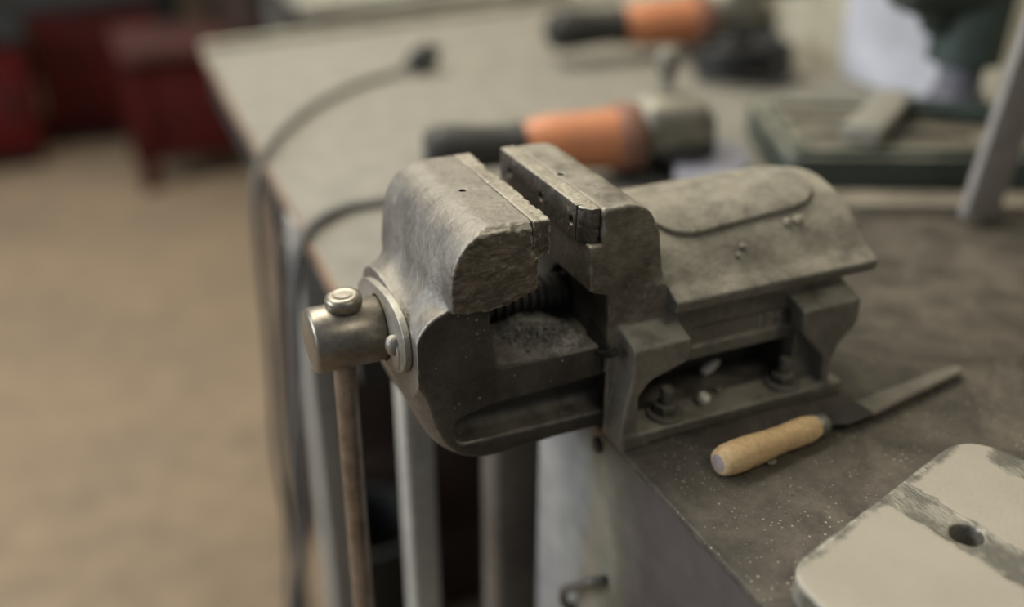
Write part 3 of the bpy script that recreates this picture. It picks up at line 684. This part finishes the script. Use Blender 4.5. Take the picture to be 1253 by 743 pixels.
# ================================================================== LIGHT CASTING, lower right
cp = empty('metal_plate', V(150, -250, -172), 'thick pale grey metal plate with a drilled hole and rounded corners, nearest the camera', 'plate')
def plate_material(pl):
    """dull dusty skin, with a scraped bright band through the hole, along the far rim and at the far corner"""
    m = bpy.data.materials.new('dusty_pale_casting'); m.use_nodes = True
    nt = m.node_tree; N = nt.nodes; L = nt.links; b = N['Principled BSDF']
    tc = N.new('ShaderNodeTexCoord'); sp = N.new('ShaderNodeSeparateXYZ'); L.new(tc.outputs['Object'], sp.inputs[0])
    def M(op, *a):
        x = N.new('ShaderNodeMath'); x.operation = op
        for i, v in enumerate(a):
            if isinstance(v, (int, float)): x.inputs[i].default_value = v
            else: L.new(v, x.inputs[i])
        return x.outputs[0]
    def nz(sc, det=6, vec=None):
        n = N.new('ShaderNodeTexNoise'); n.inputs['Scale'].default_value = sc; n.inputs['Detail'].default_value = det
        L.new(vec or tc.outputs['Object'], n.inputs['Vector']); return n.outputs['Fac']
    def sm(v, a, c):
        r = N.new('ShaderNodeMapRange'); r.interpolation_type = 'SMOOTHSTEP'; r.inputs['From Min'].default_value = a; r.inputs['From Max'].default_value = c
        L.new(v, r.inputs['Value']); return r.outputs['Result']
    ox, oy = 0.150, -0.250                                  # the plate's origin
    X, Y = M('ADD', sp.outputs[0], ox), M('ADD', sp.outputs[1], oy)
    wob = M('MULTIPLY', M('SUBTRACT', nz(90), 0.5), 0.010)
    s_ = M('ADD', M('MULTIPLY', M('SUBTRACT', X, 0.175), 0.98), M('MULTIPLY', M('ADD', Y, 0.197), 0.19))
    band = sm(M('ADD', M('ABSOLUTE', s_), wob), 0.0145, 0.0125)
    # distance inside the long far edge, through (61,-178.5) and (254,-119)
    dx, dy = 193, 59.5; ln = math.hypot(dx, dy)
    edge = M('SUBTRACT', M('MULTIPLY', M('ADD', Y, 0.1785), -dx/ln), M('MULTIPLY', M('SUBTRACT', X, 0.061), -dy/ln))
    rim = sm(M('ADD', edge, M('MULTIPLY', wob, 1.3)), 0.0075, 0.0025)
    cx = M('SUBTRACT', X, 0.262); cy = M('ADD', Y, 0.158)
    cr = M('SQRT', M('ADD', M('MULTIPLY', cx, cx), M('MULTIPLY', cy, cy)))
    corner = sm(M('ADD', cr, M('MULTIPLY', wob, 2)), 0.024, 0.017)
    down = sm(sp.outputs[2], 0.0185, 0.0165)
    mask = M('MAXIMUM', M('MAXIMUM', band, rim), M('MAXIMUM', corner, down))
    def mix(f, a, c):
        x = N.new('ShaderNodeMix'); x.data_type = 'RGBA'
        if isinstance(f, float): x.inputs[0].default_value = f
        else: L.new(f, x.inputs[0])
        for i, q in ((6, a), (7, c)):
            if isinstance(q, tuple): x.inputs[i].default_value = (*q, 1)
            else: L.new(q, x.inputs[i])
        return x.outputs[2]
    dull = mix(sm(nz(18), 0.3, 0.7), (0.310,0.280,0.222), (0.345,0.313,0.248))
    mp = N.new('ShaderNodeMapping'); mp.inputs['Rotation'].default_value = (0,0,-0.3); mp.inputs['Scale'].default_value = (9, 1, 1); L.new(tc.outputs['Object'], mp.inputs['Vector'])
    scr = nz(120, 5, mp.outputs[0])
    bright = mix(sm(M('MULTIPLY', nz(55), M('ADD', scr, 0.5)), 0.42, 0.62), (0.18,0.173,0.145), (0.36,0.342,0.285))
    L.new(mix(mask, dull, bright), b.inputs['Base Color'])
    L.new(M('MULTIPLY', mask, 0.6), b.inputs['Metallic'])
    L.new(M('SUBTRACT', 0.78, M('MULTIPLY', mask, 0.36)), b.inputs['Roughness'])
    bp = N.new('ShaderNodeBump'); bp.inputs['Strength'].default_value = 0.35; bp.inputs['Distance'].default_value = 0.001
    L.new(M('ADD', nz(300), M('MULTIPLY', M('MULTIPLY', mask, scr), 1.5)), bp.inputs['Height']); L.new(bp.outputs[0], b.inputs['Normal'])
    return m
def casting():
    X, Y, Z, org, h = grid(0, 330, -420, -115, -175, -148, 1.3)
    pl = round_poly([(61,-178.5),(254,-119),(300,-280),(300,-400),(200,-415),(56,-400)], [24,34,20,0,0,20], 10)
    # outline: long far edge, rounded left and far corners
    d = inter(poly_sdf(X, Y, pl), slab(Z, -171.8, -152), 1.2)
    ex, ey = 0.19, -0.98                                  # band direction
    nx, ny = 0.98, 0.19
    s = (X-175)*nx+(Y+197)*ny; t = (X-175)*ex+(Y+197)*ey
    bandd = inter(np.abs(s-(-2))-13, -153.0-Z, 0)
    d = smax(d, -np.maximum(np.abs(s+1)-13, -152.8-Z), 0.7)
    d = np.maximum(d, -(np.sqrt((X-175.5)**2+(Y+197)**2)-9.6))
    P, F = nets(d, org, h, 'plate'); P = smooth_verts(P, F, 2, 0.5)
    # drop the grid's cut faces beyond the outline
    me = np_mesh('plate_body', P, F)
    link('plate_body', me, plate_material(pl), cp)
casting()

# ================================================================== BACK BENCH
bb = empty('long_workbench', V(350, 760, -1020), 'long tan-topped workbench stretching back behind the vise along the wall', 'workbench')
def back_bench():
    b = bm_new()
    poly = [(-66,240),(-64,300),(-31,1266),(420,1330),(828,1380),(828,240)]
    add_prism(b, [(x/1000, y/1000) for x, y in poly], ZO-0.1800, ZO-0.172, bev=0.001)
    link('bench_top', b, M_tan, bb, angle=40)
    b = bm_new()
    add_prism(b, [(x/1000, y/1000) for x, y in [(-69,240),(-67,300),(-34,1269),(-31,1266),(-64,300),(-66,240)]], ZO-0.190, ZO-0.1725)
    link('edge_strip', b, M_tanedge, bb, angle=40)
    b = bm_new()
    add_prism(b, [(x/1000, y/1000) for x, y in [(-34,1269),(828,1395),(828,1375),(-31,1246)]], ZO-0.185, ZO-0.160, bev=0.003)
    link('end_lip', b, M_lip, bb, angle=40)
    b = bm_new()
    add_prism(b, [(x/1000, y/1000) for x, y in [(-62,250),(-28,1255),(0,1255),(-34,250)]], ZO-0.248, ZO-0.191, bev=0.002)
    link('side_apron', b, M_vdark, bb, angle=40)
    for x, y, w, dd, m in ((-34, 190, 27, 27, M_leg), (58, 195, 42, 40, M_leg2), (-42, 500, 44, 44, M_leg), (160, 1220, 40, 40, M_frame), (780, 1200, 40, 40, M_frame)):  # third leg takes the pale colour so that it looks lit
        b = bm_new(); add_box(b, x/1000, y/1000, (ZO-0.18)/2, w/1000, dd/1000, ZO-0.181, bev=0.004, seg=3); link('leg', b, m, bb, angle=40)
back_bench()

# things stored underneath
t = empty('wooden_crate', V(190, 910, -1020), 'dark brown board crate standing under the long bench behind the legs', 'crate')
b = bm_new(); add_box(b, 0.19, 0.91, 0.38, 0.36, 0.40, 0.74, bev=0.006); link('crate_body', b, M_brown, t, angle=40)
b = bm_new(); 
for k in range(4): add_box(b, 0.19, 0.702, 0.12+0.18*k, 0.36, 0.012, 0.12, bev=0.002)
link('slats', b, M_brown, t, angle=40)
t = empty('storage_bin', V(25, 605, -1020), 'greenish black bin on the floor under the long bench, behind the vise handle', 'bin')
b = bm_new(); add_lathe(b, [(0.0,0.0),(0.060,0.0),(0.072,0.30),(0.077,0.31),(0.077,0.325),(0.069,0.325),(0.058,0.02),(0,0.02)], axis_mtx((0.025, 0.605, 0.0), (0,0,1)), 40, cap=False)
link('bin_body', b, M_slate, t, angle=40)

# ================================================================== CABLES
def cable(name, pts, r, m, label, plug=None):
    root = empty(name, V(*pts[0]), label, 'cable')
    b = bm_new(); add_tube(b, catmull([V(*p) for p in pts], 12), r, 12); link('cord', b, m, root)
    if plug:
        p = V(*pts[0]); d = (V(*pts[0])-V(*pts[1])).normalized(); k = bm_new(); mm = axis_mtx(p, d)
        add_lathe(k, [(0.004,-0.022),(0.007,-0.012),(0.015,0),(0.019,0.006),(0.019,0.03),(0.016,0.036),(0,0.036)], mm, 28, cap=False)
        add_lathe(k, [(0.0024,0.036),(0.0024,0.052)], axis_mtx(p+mm.to_3x3() @ Vector((0.008,0,0)), d), 12)
        add_lathe(k, [(0.0024,0.036),(0.0024,0.052)], axis_mtx(p+mm.to_3x3() @ Vector((-0.008,0,0)), d), 12)
        link('plug', k, M_black, root, angle=40)
    return root
cable('power_cable', [(243,975,-155),(215,968,-164),(150,940,-167),(80,880,-167.5),(10,790,-167),(-40,700,-166),(-66,640,-168),(-80,610,-200),(-86,590,-270),(-92,570,-380),(-100,565,-520),(-95,575,-640),(-108,562,-760),(-118,545,-900),(-90,535,-1005),(-30,560,-1014)], 0.0045, M_cable,
      'grey power cable with a black plug curving over the far bench top and edge', plug=True)
cable('power_cable', [(93,497,-134),(84,488,-150),(66,478,-166),(35,474,-167.5),(-10,470,-167),(-50,440,-166),(-74,405,-172),(-88,385,-215),(-96,372,-290),(-104,365,-380),(-112,352,-470),(-128,345,-560),(-150,350,-650),(-165,345,-720),(-172,360,-880),(-150,420,-1005),(-80,520,-1014)], 0.0055, M_cable2,
      'grey cord of the near orange grinder, dropping over the bench edge beside the vise')
cable('power_cable', [(-52,585,-240),(-66,600,-320),(-70,625,-440),(-72,640,-560),(-74,640,-700),(-76,640,-860),(-78,660,-1000),(-110,700,-1014)], 0.006, M_cable,
      'dark cable hanging under the long bench edge, behind the other two cables')

# ================================================================== ANGLE GRINDERS
def grinder(name, origin, rz, label, disc=True, sc=1.12, sz=0.98):
    """local frame: body along -x (handle) .. gear head at 0, spindle down -z"""
    root = empty(name, V(*origin), label, 'angle grinder', rotz=rz); W = world(root) @ Matrix.Diagonal((sc, sc, sz, 1))
    def add(nm, b, m, ang=45, parent=None):
        bmesh.ops.transform(b, matrix=W, verts=b.verts); return link(nm, b, m, parent or root, angle=ang)
    X_ = lambda x, z=0.043, y=0: axis_mtx((x, y, z), (1,0,0))
    b = bm_new(); add_lathe(b, [(0,-0.245),(0.017,-0.245),(0.023,-0.238),(0.025,-0.22),(0.022,-0.19),(0.021,-0.16),(0.024,-0.148)], X_(0), 32, cap=False); add('rear_handle', b, M_black if disc is False else M_gdark)
    b = bm_new(); add_lathe(b, [(0.020,-0.150),(0.024,-0.142),(0.028,-0.120),(0.029,-0.08),(0.031,-0.052)], X_(0), 36); add('motor_housing', b, M_orange)
    b = bm_new(); add_lathe(b, [(0.034,-0.054),(0.036,-0.048),(0.036,-0.036),(0.033,-0.030)], X_(0), 36); add('collar', b, M_rosy)
    b = bm_new(); add_box(b, 0.004, 0, 0.056, 0.070, 0.062, 0.056, bev=0.014, seg=3); add_box(b, 0.022, 0, 0.05, 0.05, 0.05, 0.04, bev=0.010, seg=3)
    add_lathe(b, [(0.025,0.02),(0.028,0.03),(0.028,0.045)], axis_mtx((0.012,0,0), (0,0,1)), 28); add('gear_head', b, M_gear)
    b = bm_new(); add_lathe(b, [(0.030,0.024),(0.038,0.028),(0.038,0.040),(0.030,0.046)], axis_mtx((0.014,0,0), (0,0,1)), 28); add('neck_shade', b, M_gdark)  # added dark ring, painted shade in the gap between head and guard
    b = bm_new(); add_lathe(b, [(0.009,0.03),(0.010,0.035),(0.008,0.040),(0.012,0.046),(0.0125,0.058),(0.010,0.066),(0,0.068)], axis_mtx((0.0,0.01,0.06), (0.05,0.1,1)), 24, cap=False); add('side_grip', b, M_gear)
    if disc:
        b = bm_new(); seg = 40
        prof = [(0.020,0.026),(0.072,0.024),(0.0755,0.022),(0.0775,0.002),(0.075,0.002),(0.073,0.020),(0.020,0.0225)]
        R_ = [[b.verts.new((0.012+r*math.cos(a), r*math.sin(a), z)) for a in [math.radians(-110+230*i/seg) for i in range(seg+1)]] for r, z in prof]
        for p, q in zip(R_, R_[1:]+[R_[0]]):
            for i in range(seg): b.faces.new((p[i], p[i+1], q[i+1], q[i]))
        bmesh.ops.recalc_face_normals(b, faces=b.faces); add('disc_guard', b, M_disc)
        b = bm_new(); add_lathe(b, [(0,0.008),(0.066,0.008),(0.0665,0.012),(0.014,0.013),(0.012,0.022),(0,0.022)], axis_mtx((0.012,0,0), (0,0,1)), 48, cap=False); add('grinding_disc', b, M_gdark)
    return root
grinder('angle_grinder', (358, 436, -174), -0.22, 'orange angle grinder with pale disc guard lying on the bench right behind the vise jaws', sz=1.12)
grinder('angle_grinder', (764, 905, -174), -0.10, 'orange and black angle grinder at the far end of the bench by the wall', sc=1.28, sz=1.28)
def coil():
    root = empty('cable_coil', V(690, 745, -172), 'bundle of coiled black cable on the bench in front of the far grinder', 'cable coil')
    b = bm_new(); pts = []
    for i in range(330):
        a = i/330*2*math.pi*11; r = 38+24*math.sin(i*0.071); pts.append(V(690+r*1.25*math.cos(a), 752+r*math.sin(a), -162+ (i/330)*44+4*math.sin(a*2.3)))
    add_tube(b, pts, 0.0055, 8); link('coiled_cord', b, M_black, root)
coil()

# ================================================================== DRILL PRESS
dp = empty('drill_press', V(640, 350, -172), 'green bench drill press with a slotted dusty base plate, at right against the wall', 'drill press')
def drill_press():
    e1 = Vector((0.906,-0.423,0)); e2 = Vector((0.423,0.906,0)); o = V(440, 322, -172)
    mt = Matrix((e1, e2, Vector((0,0,1)))).transposed().to_4x4(); mt.translation = o
    b = bm_new(); ol = round_poly([(0,0),(0.30,0),(0.30,0.235),(0,0.235)], 0.022, 6)
    add_prism(b, ol, 0.0, 0.044, mt, bev=0.003)
    link('base_plate', b, M_green, dp, angle=40)
    b = bm_new()
    for x0, x1, y0, y1 in ((0.012,0.28,0.010,0.022),(0.012,0.20,0.178,0.190),(0.012,0.024,0.022,0.178),(0.024,0.22,0.062,0.074),(0.024,0.22,0.12,0.132)):
        vs = add_box(b, (x0+x1)/2, (y0+y1)/2, 0.047, x1-x0, y1-y0, 0.010, bev=0.002)
    bmesh.ops.transform(b, matrix=mt, verts=b.verts); link('table_rib', b, M_green, dp, angle=40)
    b = bm_new(); add_box(b, 0.160, 0.100, 0.0445, 0.268, 0.150, 0.003, bev=0.001); bmesh.ops.transform(b, matrix=mt, verts=b.verts); link('table_surface', b, M_pale, dp, angle=40)
    cx, cy = 742, 388
    b = bm_new(); add_lathe(b, [(0.044,0.04),(0.044,0.052),(0.034,0.058),(0.032,0.066),(0,0.066)], axis_mtx(V(cx,cy,-172), (0,0,1)), 40, cap=False); link('column_collar', b, M_column, dp, angle=40)
    b = bm_new(); add_lathe(b, [(0.026,0.03),(0.026,0.62)], axis_mtx(V(cx,cy,-172), (0,0,1)), 40); link('column', b, M_column, dp, angle=40)
    b = bm_new(); add_lathe(b, [(0.030,-0.075),(0.043,-0.070),(0.045,0.02),(0.045,0.09),(0.030,0.1)], axis_mtx(V(cx,cy,2), (0,0,1)), 40)
    add_box(b, *V(cx-20, cy-10, 130), 0.16, 0.10, 0.18, bev=0.02, rot=Matrix.Rotation(-0.44,3,'Z'), seg=3)
    link('drill_head', b, M_greenl, dp, angle=40)
    b = bm_new(); add_box(b, *V(cx-46, cy+5, 48), 0.12, 0.075, 0.11, bev=0.018, rot=Matrix.Rotation(-0.3,3,'Z'), seg=3)
    add_lathe(b, [(0.0,-0.05),(0.012,-0.05),(0.022,-0.03),(0.024,0.0)], axis_mtx(V(cx-52, cy+5, 18), (0,0,1)), 28, cap=False)
    link('spindle_housing', b, M_green, dp, angle=40)
    b = bm_new(); add_tube(b, [V(cx-60, cy+30, 40), V(cx-110, cy+200, -8), V(cx-120, cy+300, -22)], 0.011, 14); link('feed_lever', b, M_greenl, dp)
    # block clamped on the plate
    b = bm_new(); add_box(b, 0.125, 0.098, 0.062, 0.042, 0.175, 0.02, bev=0.003, rot=Matrix.Rotation(-0.52,3,'Z')); bmesh.ops.transform(b, matrix=mt, verts=b.verts)
    o2 = link('clamp_bar', b, M_card, dp, angle=40)
    b = bm_new(); add_box(b, 0.21, 0.13, 0.06, 0.11, 0.018, 0.02, bev=0.004, rot=Matrix.Rotation(-0.35,3,'Z')); bmesh.ops.transform(b, matrix=mt, verts=b.verts)
    link('table_stop', b, M_greenl, dp, angle=40)
drill_press()
def packing_board():
    b = bm_new(); e = Matrix.Rotation(-0.44, 3, 'Z')
    add_box(b, *V(574, 226, -166), 0.26, 0.045, 0.012, bev=0.001, rot=e)
    o = link('wooden_board', b, M_pale, None, angle=40, loc=V(580,232,-172)); tag(o, 'thin dusty wooden board lying along the front of the drill press base', 'board')
packing_board()
def flat_bar():
    b = bm_new(); a = 0.15
    add_box(b, 0.581+math.sin(a)*0.297, 0.183, ZO-0.166+math.cos(a)*0.297, 0.050, 0.010, 0.594, bev=0.0015, rot=Matrix.Rotation(a,3,'Y'))
    o = link('flat_bar', b, M_bar, None, angle=40, loc=V(581, 183, -172))
    tag(o, 'grey flat metal bar standing at a slant at the right, before the drill press', 'metal bar')
flat_bar()
def dark_box():
    t = empty('tool_case', V(768, 112, -172), 'black tool case behind the grey upright bar', 'case')
    b = bm_new(); add_box(b, *V(768, 112, -53), 0.10, 0.14, 0.236, bev=0.008, seg=3); link('case_body', b, M_vdark, t, angle=40)
    b = bm_new(); add_tube(b, catmull([V(768,80,63), V(768,80,88), V(768,144,88), V(768,144,63)], 6), 0.006, 10); link('case_handle', b, M_black, t)
dark_box()
def yellow_tool():
    t = empty('screwdriver', V(795, 335, -172), 'yellow-handled screwdriver standing against the wall right of the drill column', 'screwdriver')
    b = bm_new(); add_lathe(b, [(0,0.0),(0.011,0.0),(0.013,0.006),(0.013,0.085),(0.010,0.105),(0.012,0.125),(0.008,0.132)], axis_mtx(V(800,322,-172), (0.05,0.0,1)), 20, cap=False); link('handle', b, M_yellow, t, angle=40)
    b = bm_new(); add_lathe(b, [(0.003,0.13),(0.003,0.23)], axis_mtx(V(800,322,-172), (0.05,0.0,1)), 12); link('shaft', b, M_ferr, t, angle=40)
yellow_tool()
def white_sheet():
    b = bm_new(); pl = round_poly([(0.44,0),(0.692,0),(0.700,0.45),(0.44,0.45)], [0,0.0,0,0])
    m = Matrix(((0,0,1,0.824),(1,0,0,0),(0,1,0,ZO-0.168),(0,0,0,1)))
    add_prism(b, pl, 0, 0.004, m, bev=0.0008)
    o = link('white_board', b, M_white, None, angle=40, loc=(0.826,0.56,ZO-0.168)); tag(o, 'bright white board leaning on the cream wall above the bench', 'board')
white_sheet()

# ================================================================== FAR LEFT
def far_bench():
    t = empty('packing_table', Vector((0.9,1.95,0)), 'second pale table end beyond the long bench, at the top of the picture', 'table')
    b = bm_new(); add_prism(b, [(0.22,1.62),(0.826,1.62),(0.826,2.6),(0.30,2.6)], 0.80, 0.83, bev=0.003); link('table_top', b, M_card, t, angle=40)
    for x, y in ((0.27,1.68),(0.79,1.68),(0.35,2.52),(0.79,2.52)):
        b = bm_new(); add_box(b, x, y, 0.40, 0.05, 0.05, 0.80, bev=0.004); link('leg', b, M_frame, t, angle=40)
far_bench()
def cabinet(name, x0, x1, y0, y1, z0, z1, m, label, cat, doors=2, trim=M_vdark):
    t = empty(name, Vector(((x0+x1)/2,(y0+y1)/2,0)), label, cat)
    b = bm_new(); add_box(b, (x0+x1)/2, (y0+y1)/2, (z0+z1)/2, x1-x0, y1-y0, z1-z0, bev=0.01); link('cabinet_body', b, m, t, angle=40)
    w = (x1-x0)/doors
    for k in range(doors):
        b = bm_new(); add_box(b, x0+w*(k+.5), y0-0.008, (z0+z1)/2, w-0.03, 0.02, z1-z0-0.08, bev=0.004); d_ = link('door', b, m, t, angle=40)
        b = bm_new(); add_box(b, x0+w*(k+.85), y0-0.026, (z0+z1)/2, 0.02, 0.02, 0.12, bev=0.004); link('handle', b, trim, d_, angle=40)
    b = bm_new(); add_box(b, (x0+x1)/2, (y0+y1)/2, z0/2, x1-x0-0.05, y1-y0-0.05, z0, bev=0.004); link('plinth', b, trim, t, angle=40)
    b = bm_new(); add_box(b, (x0+x1)/2, (y0+y1)/2, z1+0.02, x1-x0+0.03, y1-y0+0.03, 0.04, bev=0.006); link('cabinet_top', b, trim, t, angle=40)
    return t
cabinet('red_cabinet', -1.9, -0.36, 3.35, 4.0, 0.05, 0.44, M_red, 'low dark red cabinet on the floor at the far left edge', 'cabinet', 3)
cabinet('red_cabinet', -0.34, 0.10, 3.55, 4.1, 0.05, 0.50, M_red2, 'narrow dark red cabinet between the low cabinet and the red stand', 'cabinet', 1)
def red_stand():
    t = empty('red_stand', Vector((0.05,3.0,0)), 'red steel machine stand with a post leg, beside the far corner of the long bench', 'stand')
    b = bm_new(); add_box(b, 0.10, 3.12, 0.46, 0.36, 0.40, 0.04, bev=0.006); link('stand_top', b, M_redtop, t, angle=40)
    b = bm_new(); add_box(b, 0.15, 3.14, 0.27, 0.34, 0.38, 0.34, bev=0.01); link('drawer_box', b, M_red2, t, angle=40)
    for x, y in ((-0.045, 2.96), (0.25, 3.30), (-0.045, 3.30)):
        b = bm_new(); add_box(b, x, y, 0.225, 0.06, 0.05, 0.45, bev=0.006); link('leg', b, M_red2, t, angle=40)
red_stand()
def machine(name, x0, x1, y0, y1, z1, m, label, cat='machine'):
    t = empty(name, Vector(((x0+x1)/2,(y0+y1)/2,0)), label, cat)
    b = bm_new(); add_box(b, (x0+x1)/2, (y0+y1)/2, z1/2, x1-x0, y1-y0, z1, bev=0.03, seg=3); link('housing', b, m, t, angle=40)
    b = bm_new(); add_box(b, (x0+x1)/2, y0-0.02, z1*0.6, (x1-x0)*0.5, 0.05, z1*0.3, bev=0.01); link('control_panel', b, M_vdark, t, angle=40)
machine('shop_machine', -1.9, -0.30, 4.6, 5.4, 1.15, M_olive, 'olive brown shop machine standing behind the low red cabinet')
machine('shop_machine', -0.02, 0.30, 4.5, 5.1, 1.7, M_slate, 'tall slate dark machine column beyond the red stand')
machine('shop_machine', 0.36, 0.79, 3.5, 4.1, 1.0, M_brown, 'dark brown cabinet shape behind the corner of the long bench', 'machine')
machine('shop_machine', -3.2, -2.0, 4.4, 5.2, 1.3, M_vdark, 'black shop machine at the far left beyond the red cabinet')

# ================================================================== SETTING
def struct(name, b, m):
    o = link(name, b, m, None, smooth=False); o['kind'] = 'structure'; return o
b = bm_new(); add_box(b, -1.6, 2.7, -0.05, 6.0, 10.6, 0.1); struct('floor', b, M_floor)
b = bm_new(); add_box(b, 0.88, 2.7, 1.5, 0.10, 10.6, 3.2); struct('wall_right', b, M_wallc)
b = bm_new(); add_box(b, -1.6, 8.05, 1.5, 6.0, 0.10, 3.2); struct('wall_back', b, M_wallc)

# ================================================================== LIGHT
w = bpy.data.worlds.new('room_air'); SC.world = w; w.use_nodes = True
w.node_tree.nodes['Background'].inputs[0].default_value = (0.80,0.88,1.0,1); w.node_tree.nodes['Background'].inputs[1].default_value = 0.21
def area(name, loc, tgt, sx, sy, power, col):
    l = bpy.data.lights.new(name, 'AREA'); l.shape = 'RECTANGLE'; l.size = sx; l.size_y = sy; l.energy = power; l.color = col
    o = bpy.data.objects.new(name, l); COL.objects.link(o); o.location = loc
    o.rotation_euler = (Vector(tgt)-Vector(loc)).to_track_quat('-Z', 'Y').to_euler(); return o
area('window_daylight', (-3.4, 1.2, 2.0), (0.1, 0.2, 0.9), 2.6, 1.6, 118, (0.86,0.92,1.0))
area('ceiling_lamp', (-0.4, 1.5, 3.0), (0.1, 0.5, 0.9), 2.4, 1.2, 92, (1.0,0.94,0.82))
area('ceiling_lamp_far', (-1.2, 4.2, 3.1), (-1.2, 4.2, 0), 2.4, 1.2, 26, (1.0,0.92,0.8))

area('fill_light_front', (0.7, -1.3, 2.9), (0.2, 0, 0.9), 1.4, 0.6, 18, (1.0,0.93,0.8))  # added fill light above the camera side, lifts boss tops and near faces

# ================================================================== CAMERA
cam = bpy.data.cameras.new('camera'); co = bpy.data.objects.new('camera', cam); COL.objects.link(co); SC.camera = co
cam.sensor_width = 36.0; cam.sensor_fit = 'HORIZONTAL'; cam.lens = 36.0*1250/1253; cam.clip_start = 0.02; cam.clip_end = 100
th, az = math.radians(27.5), math.radians(23.95)
F_ = Vector((math.sin(az)*math.cos(th), math.cos(az)*math.cos(th), -math.sin(th)))
co.location = V(-254.9, -514.5, 240.7)
co.rotation_euler = F_.to_track_quat('-Z', 'Y').to_euler()
cam.dof.use_dof = True; cam.dof.focus_distance = 0.637; cam.dof.aperture_fstop = 1.5; cam.dof.aperture_blades = 0
SC.view_settings.view_transform = 'Standard'; SC.view_settings.look = 'None'; SC.view_settings.gamma = 1.0
SC.view_settings.exposure = 0.0; SC.view_settings.use_curve_mapping = False
